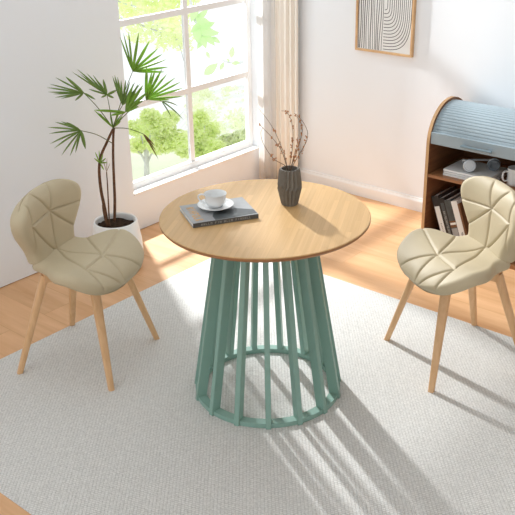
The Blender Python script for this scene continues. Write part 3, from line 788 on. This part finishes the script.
garden_tree('low pale bush at the right edge of the lawn outside', 234, 152, 61, [(228, 142, 9, .8), (240, 138, 9, .8), (250, 134, 8, .8)], 2500, M['g2'], None, leaf=.28, trunk=False, seed=12)
# hedge of pale trees on the hill
blob_b = []
RR = random.Random(21)
for i in range(70):
    x = RR.uniform(190, 262); f = RR.random(); y = 90+f*38+RR.uniform(-2, 2); p = far(x, y, 98-f*26)
    blob_b.append((p.x, p.y, p.z, RR.uniform(.6, 1.1), .8))
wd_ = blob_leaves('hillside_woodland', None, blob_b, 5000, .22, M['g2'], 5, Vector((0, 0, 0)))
wd_['kind'] = 'stuff'; tag(wd_, 'pale hazy woodland covering the distant hill outside', 'woodland')

# leafy branches hanging close outside the upper panes
def leaf_branch(label, dist, stem_px, leaves, m, size):
    s0 = far(*stem_px[0], dist); t = thing('leafy_branch', label, 'branch', s0, 0, 'leafy branches outside the upper panes')
    bm = tube(bmesh.new(), [far(x, y, dist)-s0 for x, y in stem_px], .012*dist/7, .005*dist/7, n=6)
    obj('twig', bm, M['bark'], t, smooth=True)
    verts = []; faces = []; R_ = random.Random(int(stem_px[0][0]))
    for (x, y, ang, ln) in leaves:
        c = far(x, y, dist+R_.uniform(-.12, .12)); px_m = F/(dist*1.05)
        a = (RT*math.cos(math.radians(ang))+UP*math.sin(math.radians(ang))).normalized(); L_ = ln/px_m
        sd = a.cross((c-CAM).normalized()).normalized(); sd = (sd+fw*R_.uniform(-.3, .3)).normalized(); k = len(verts)
        n = 6
        for i in range(n+1):
            f = i/n; wv = L_*.23*math.sin(PI*(f**.8))+.0005
            p = c+a*L_*(f-.5); verts += [p-sd*wv-s0, p+sd*wv-s0]
        for i in range(n): faces.append((k+2*i, k+2*i+1, k+2*i+3, k+2*i+2))
    me = bpy.data.meshes.new('leaves'); me.from_pydata([tuple(v) for v in verts], [], faces)
    link('leaves', me, m, t)
leaf_branch('clump of bright green leaves hanging beside the centre window post', 13, [(188, -14), (191, 4), (196, 22), (203, 36)], [(198, 20, -60, 18), (204, 22, -20, 17), (208, 32, -12, 20), (203, 40, -70, 17), (210, 40, -50, 14), (197, 34, -85, 18), (213, 33, 5, 12), (194, 14, -110, 16), (200, 44, -120, 11), (208, 25, 20, 14), (203, 14, 40, 12), (196, 28, -140, 14), (216, 40, -35, 10)], M['g3'], 1)
leaf_branch('sparse twig with separate leaves low in the upper right pane', 12, [(262, 44), (250, 58), (238, 63), (228, 62), (222, 60)], [(211, 69, 40, 17), (222, 66, 65, 8), (232, 52, 80, 11), (236, 63, 10, 8), (246, 62, -15, 8), (228, 60, 140, 4), (247, 55, 60, 8), (208, 55, -65, 7), (251, 63, 20, 6)], M['g3'], 1)
def sparse_branch(label, dist, boxpx, n, seed, stems):
    s0 = far(boxpx[0], boxpx[1], dist); t = thing('leafy_branch', label, 'branch', s0, 0, 'leafy branches outside the upper panes')
    bm = bmesh.new()
    for s in stems: tube(bm, [far(x, y, dist)-s0 for x, y in s], .02, .008, n=6)
    obj('twig', bm, M['bark'], t, smooth=True)
    R_ = random.Random(seed); blobs = []
    for i in range(n):
        x = R_.uniform(boxpx[0], boxpx[2]); y = R_.uniform(boxpx[1], boxpx[3]); p = far(x, y, dist+R_.uniform(-.8, .8)); blobs.append((p.x, p.y, p.z, R_.uniform(.10, .30), .8))
    blob_leaves('leaves', t, blobs, n*44, .062, M['g1'], seed, s0)
sparse_branch('loose leafy boughs filling the top of the left window column', 14, (116, -20, 192, 22), 42, 31, [[(90, -10), (130, 5), (185, 15)], [(100, 0), (150, -5), (190, -2)]])
sparse_branch('fine leafy boughs hanging in the pane above the palm', 18, (132, 22, 190, 48), 26, 37, [[(120, 18), (160, 32), (188, 44)], [(150, 20), (176, 40), (184, 62)]])

# ------------------------------------------------------------------ light
w = bpy.data.worlds.new('bright_overcast'); sc.world = w; w.use_nodes = True
bg = w.node_tree.nodes['Background']; bg.inputs['Color'].default_value = (.955, .985, 1.0, 1); bg.inputs['Strength'].default_value = 1.27
ld = bpy.data.lights.new('daylight_lamp', 'POINT'); ld.energy = 950; ld.shadow_soft_size = .065; ld.color = (.985, .99, 1)
lo = bpy.data.objects.new('daylight_lamp', ld); COL.objects.link(lo); lo.location = (-2.95, 1.52, 2.4)
sc.view_settings.view_transform = 'Standard'; sc.view_settings.look = 'None'; sc.view_settings.gamma = 1.0
sc.view_settings.exposure = -0.10; sc.view_settings.use_curve_mapping = False
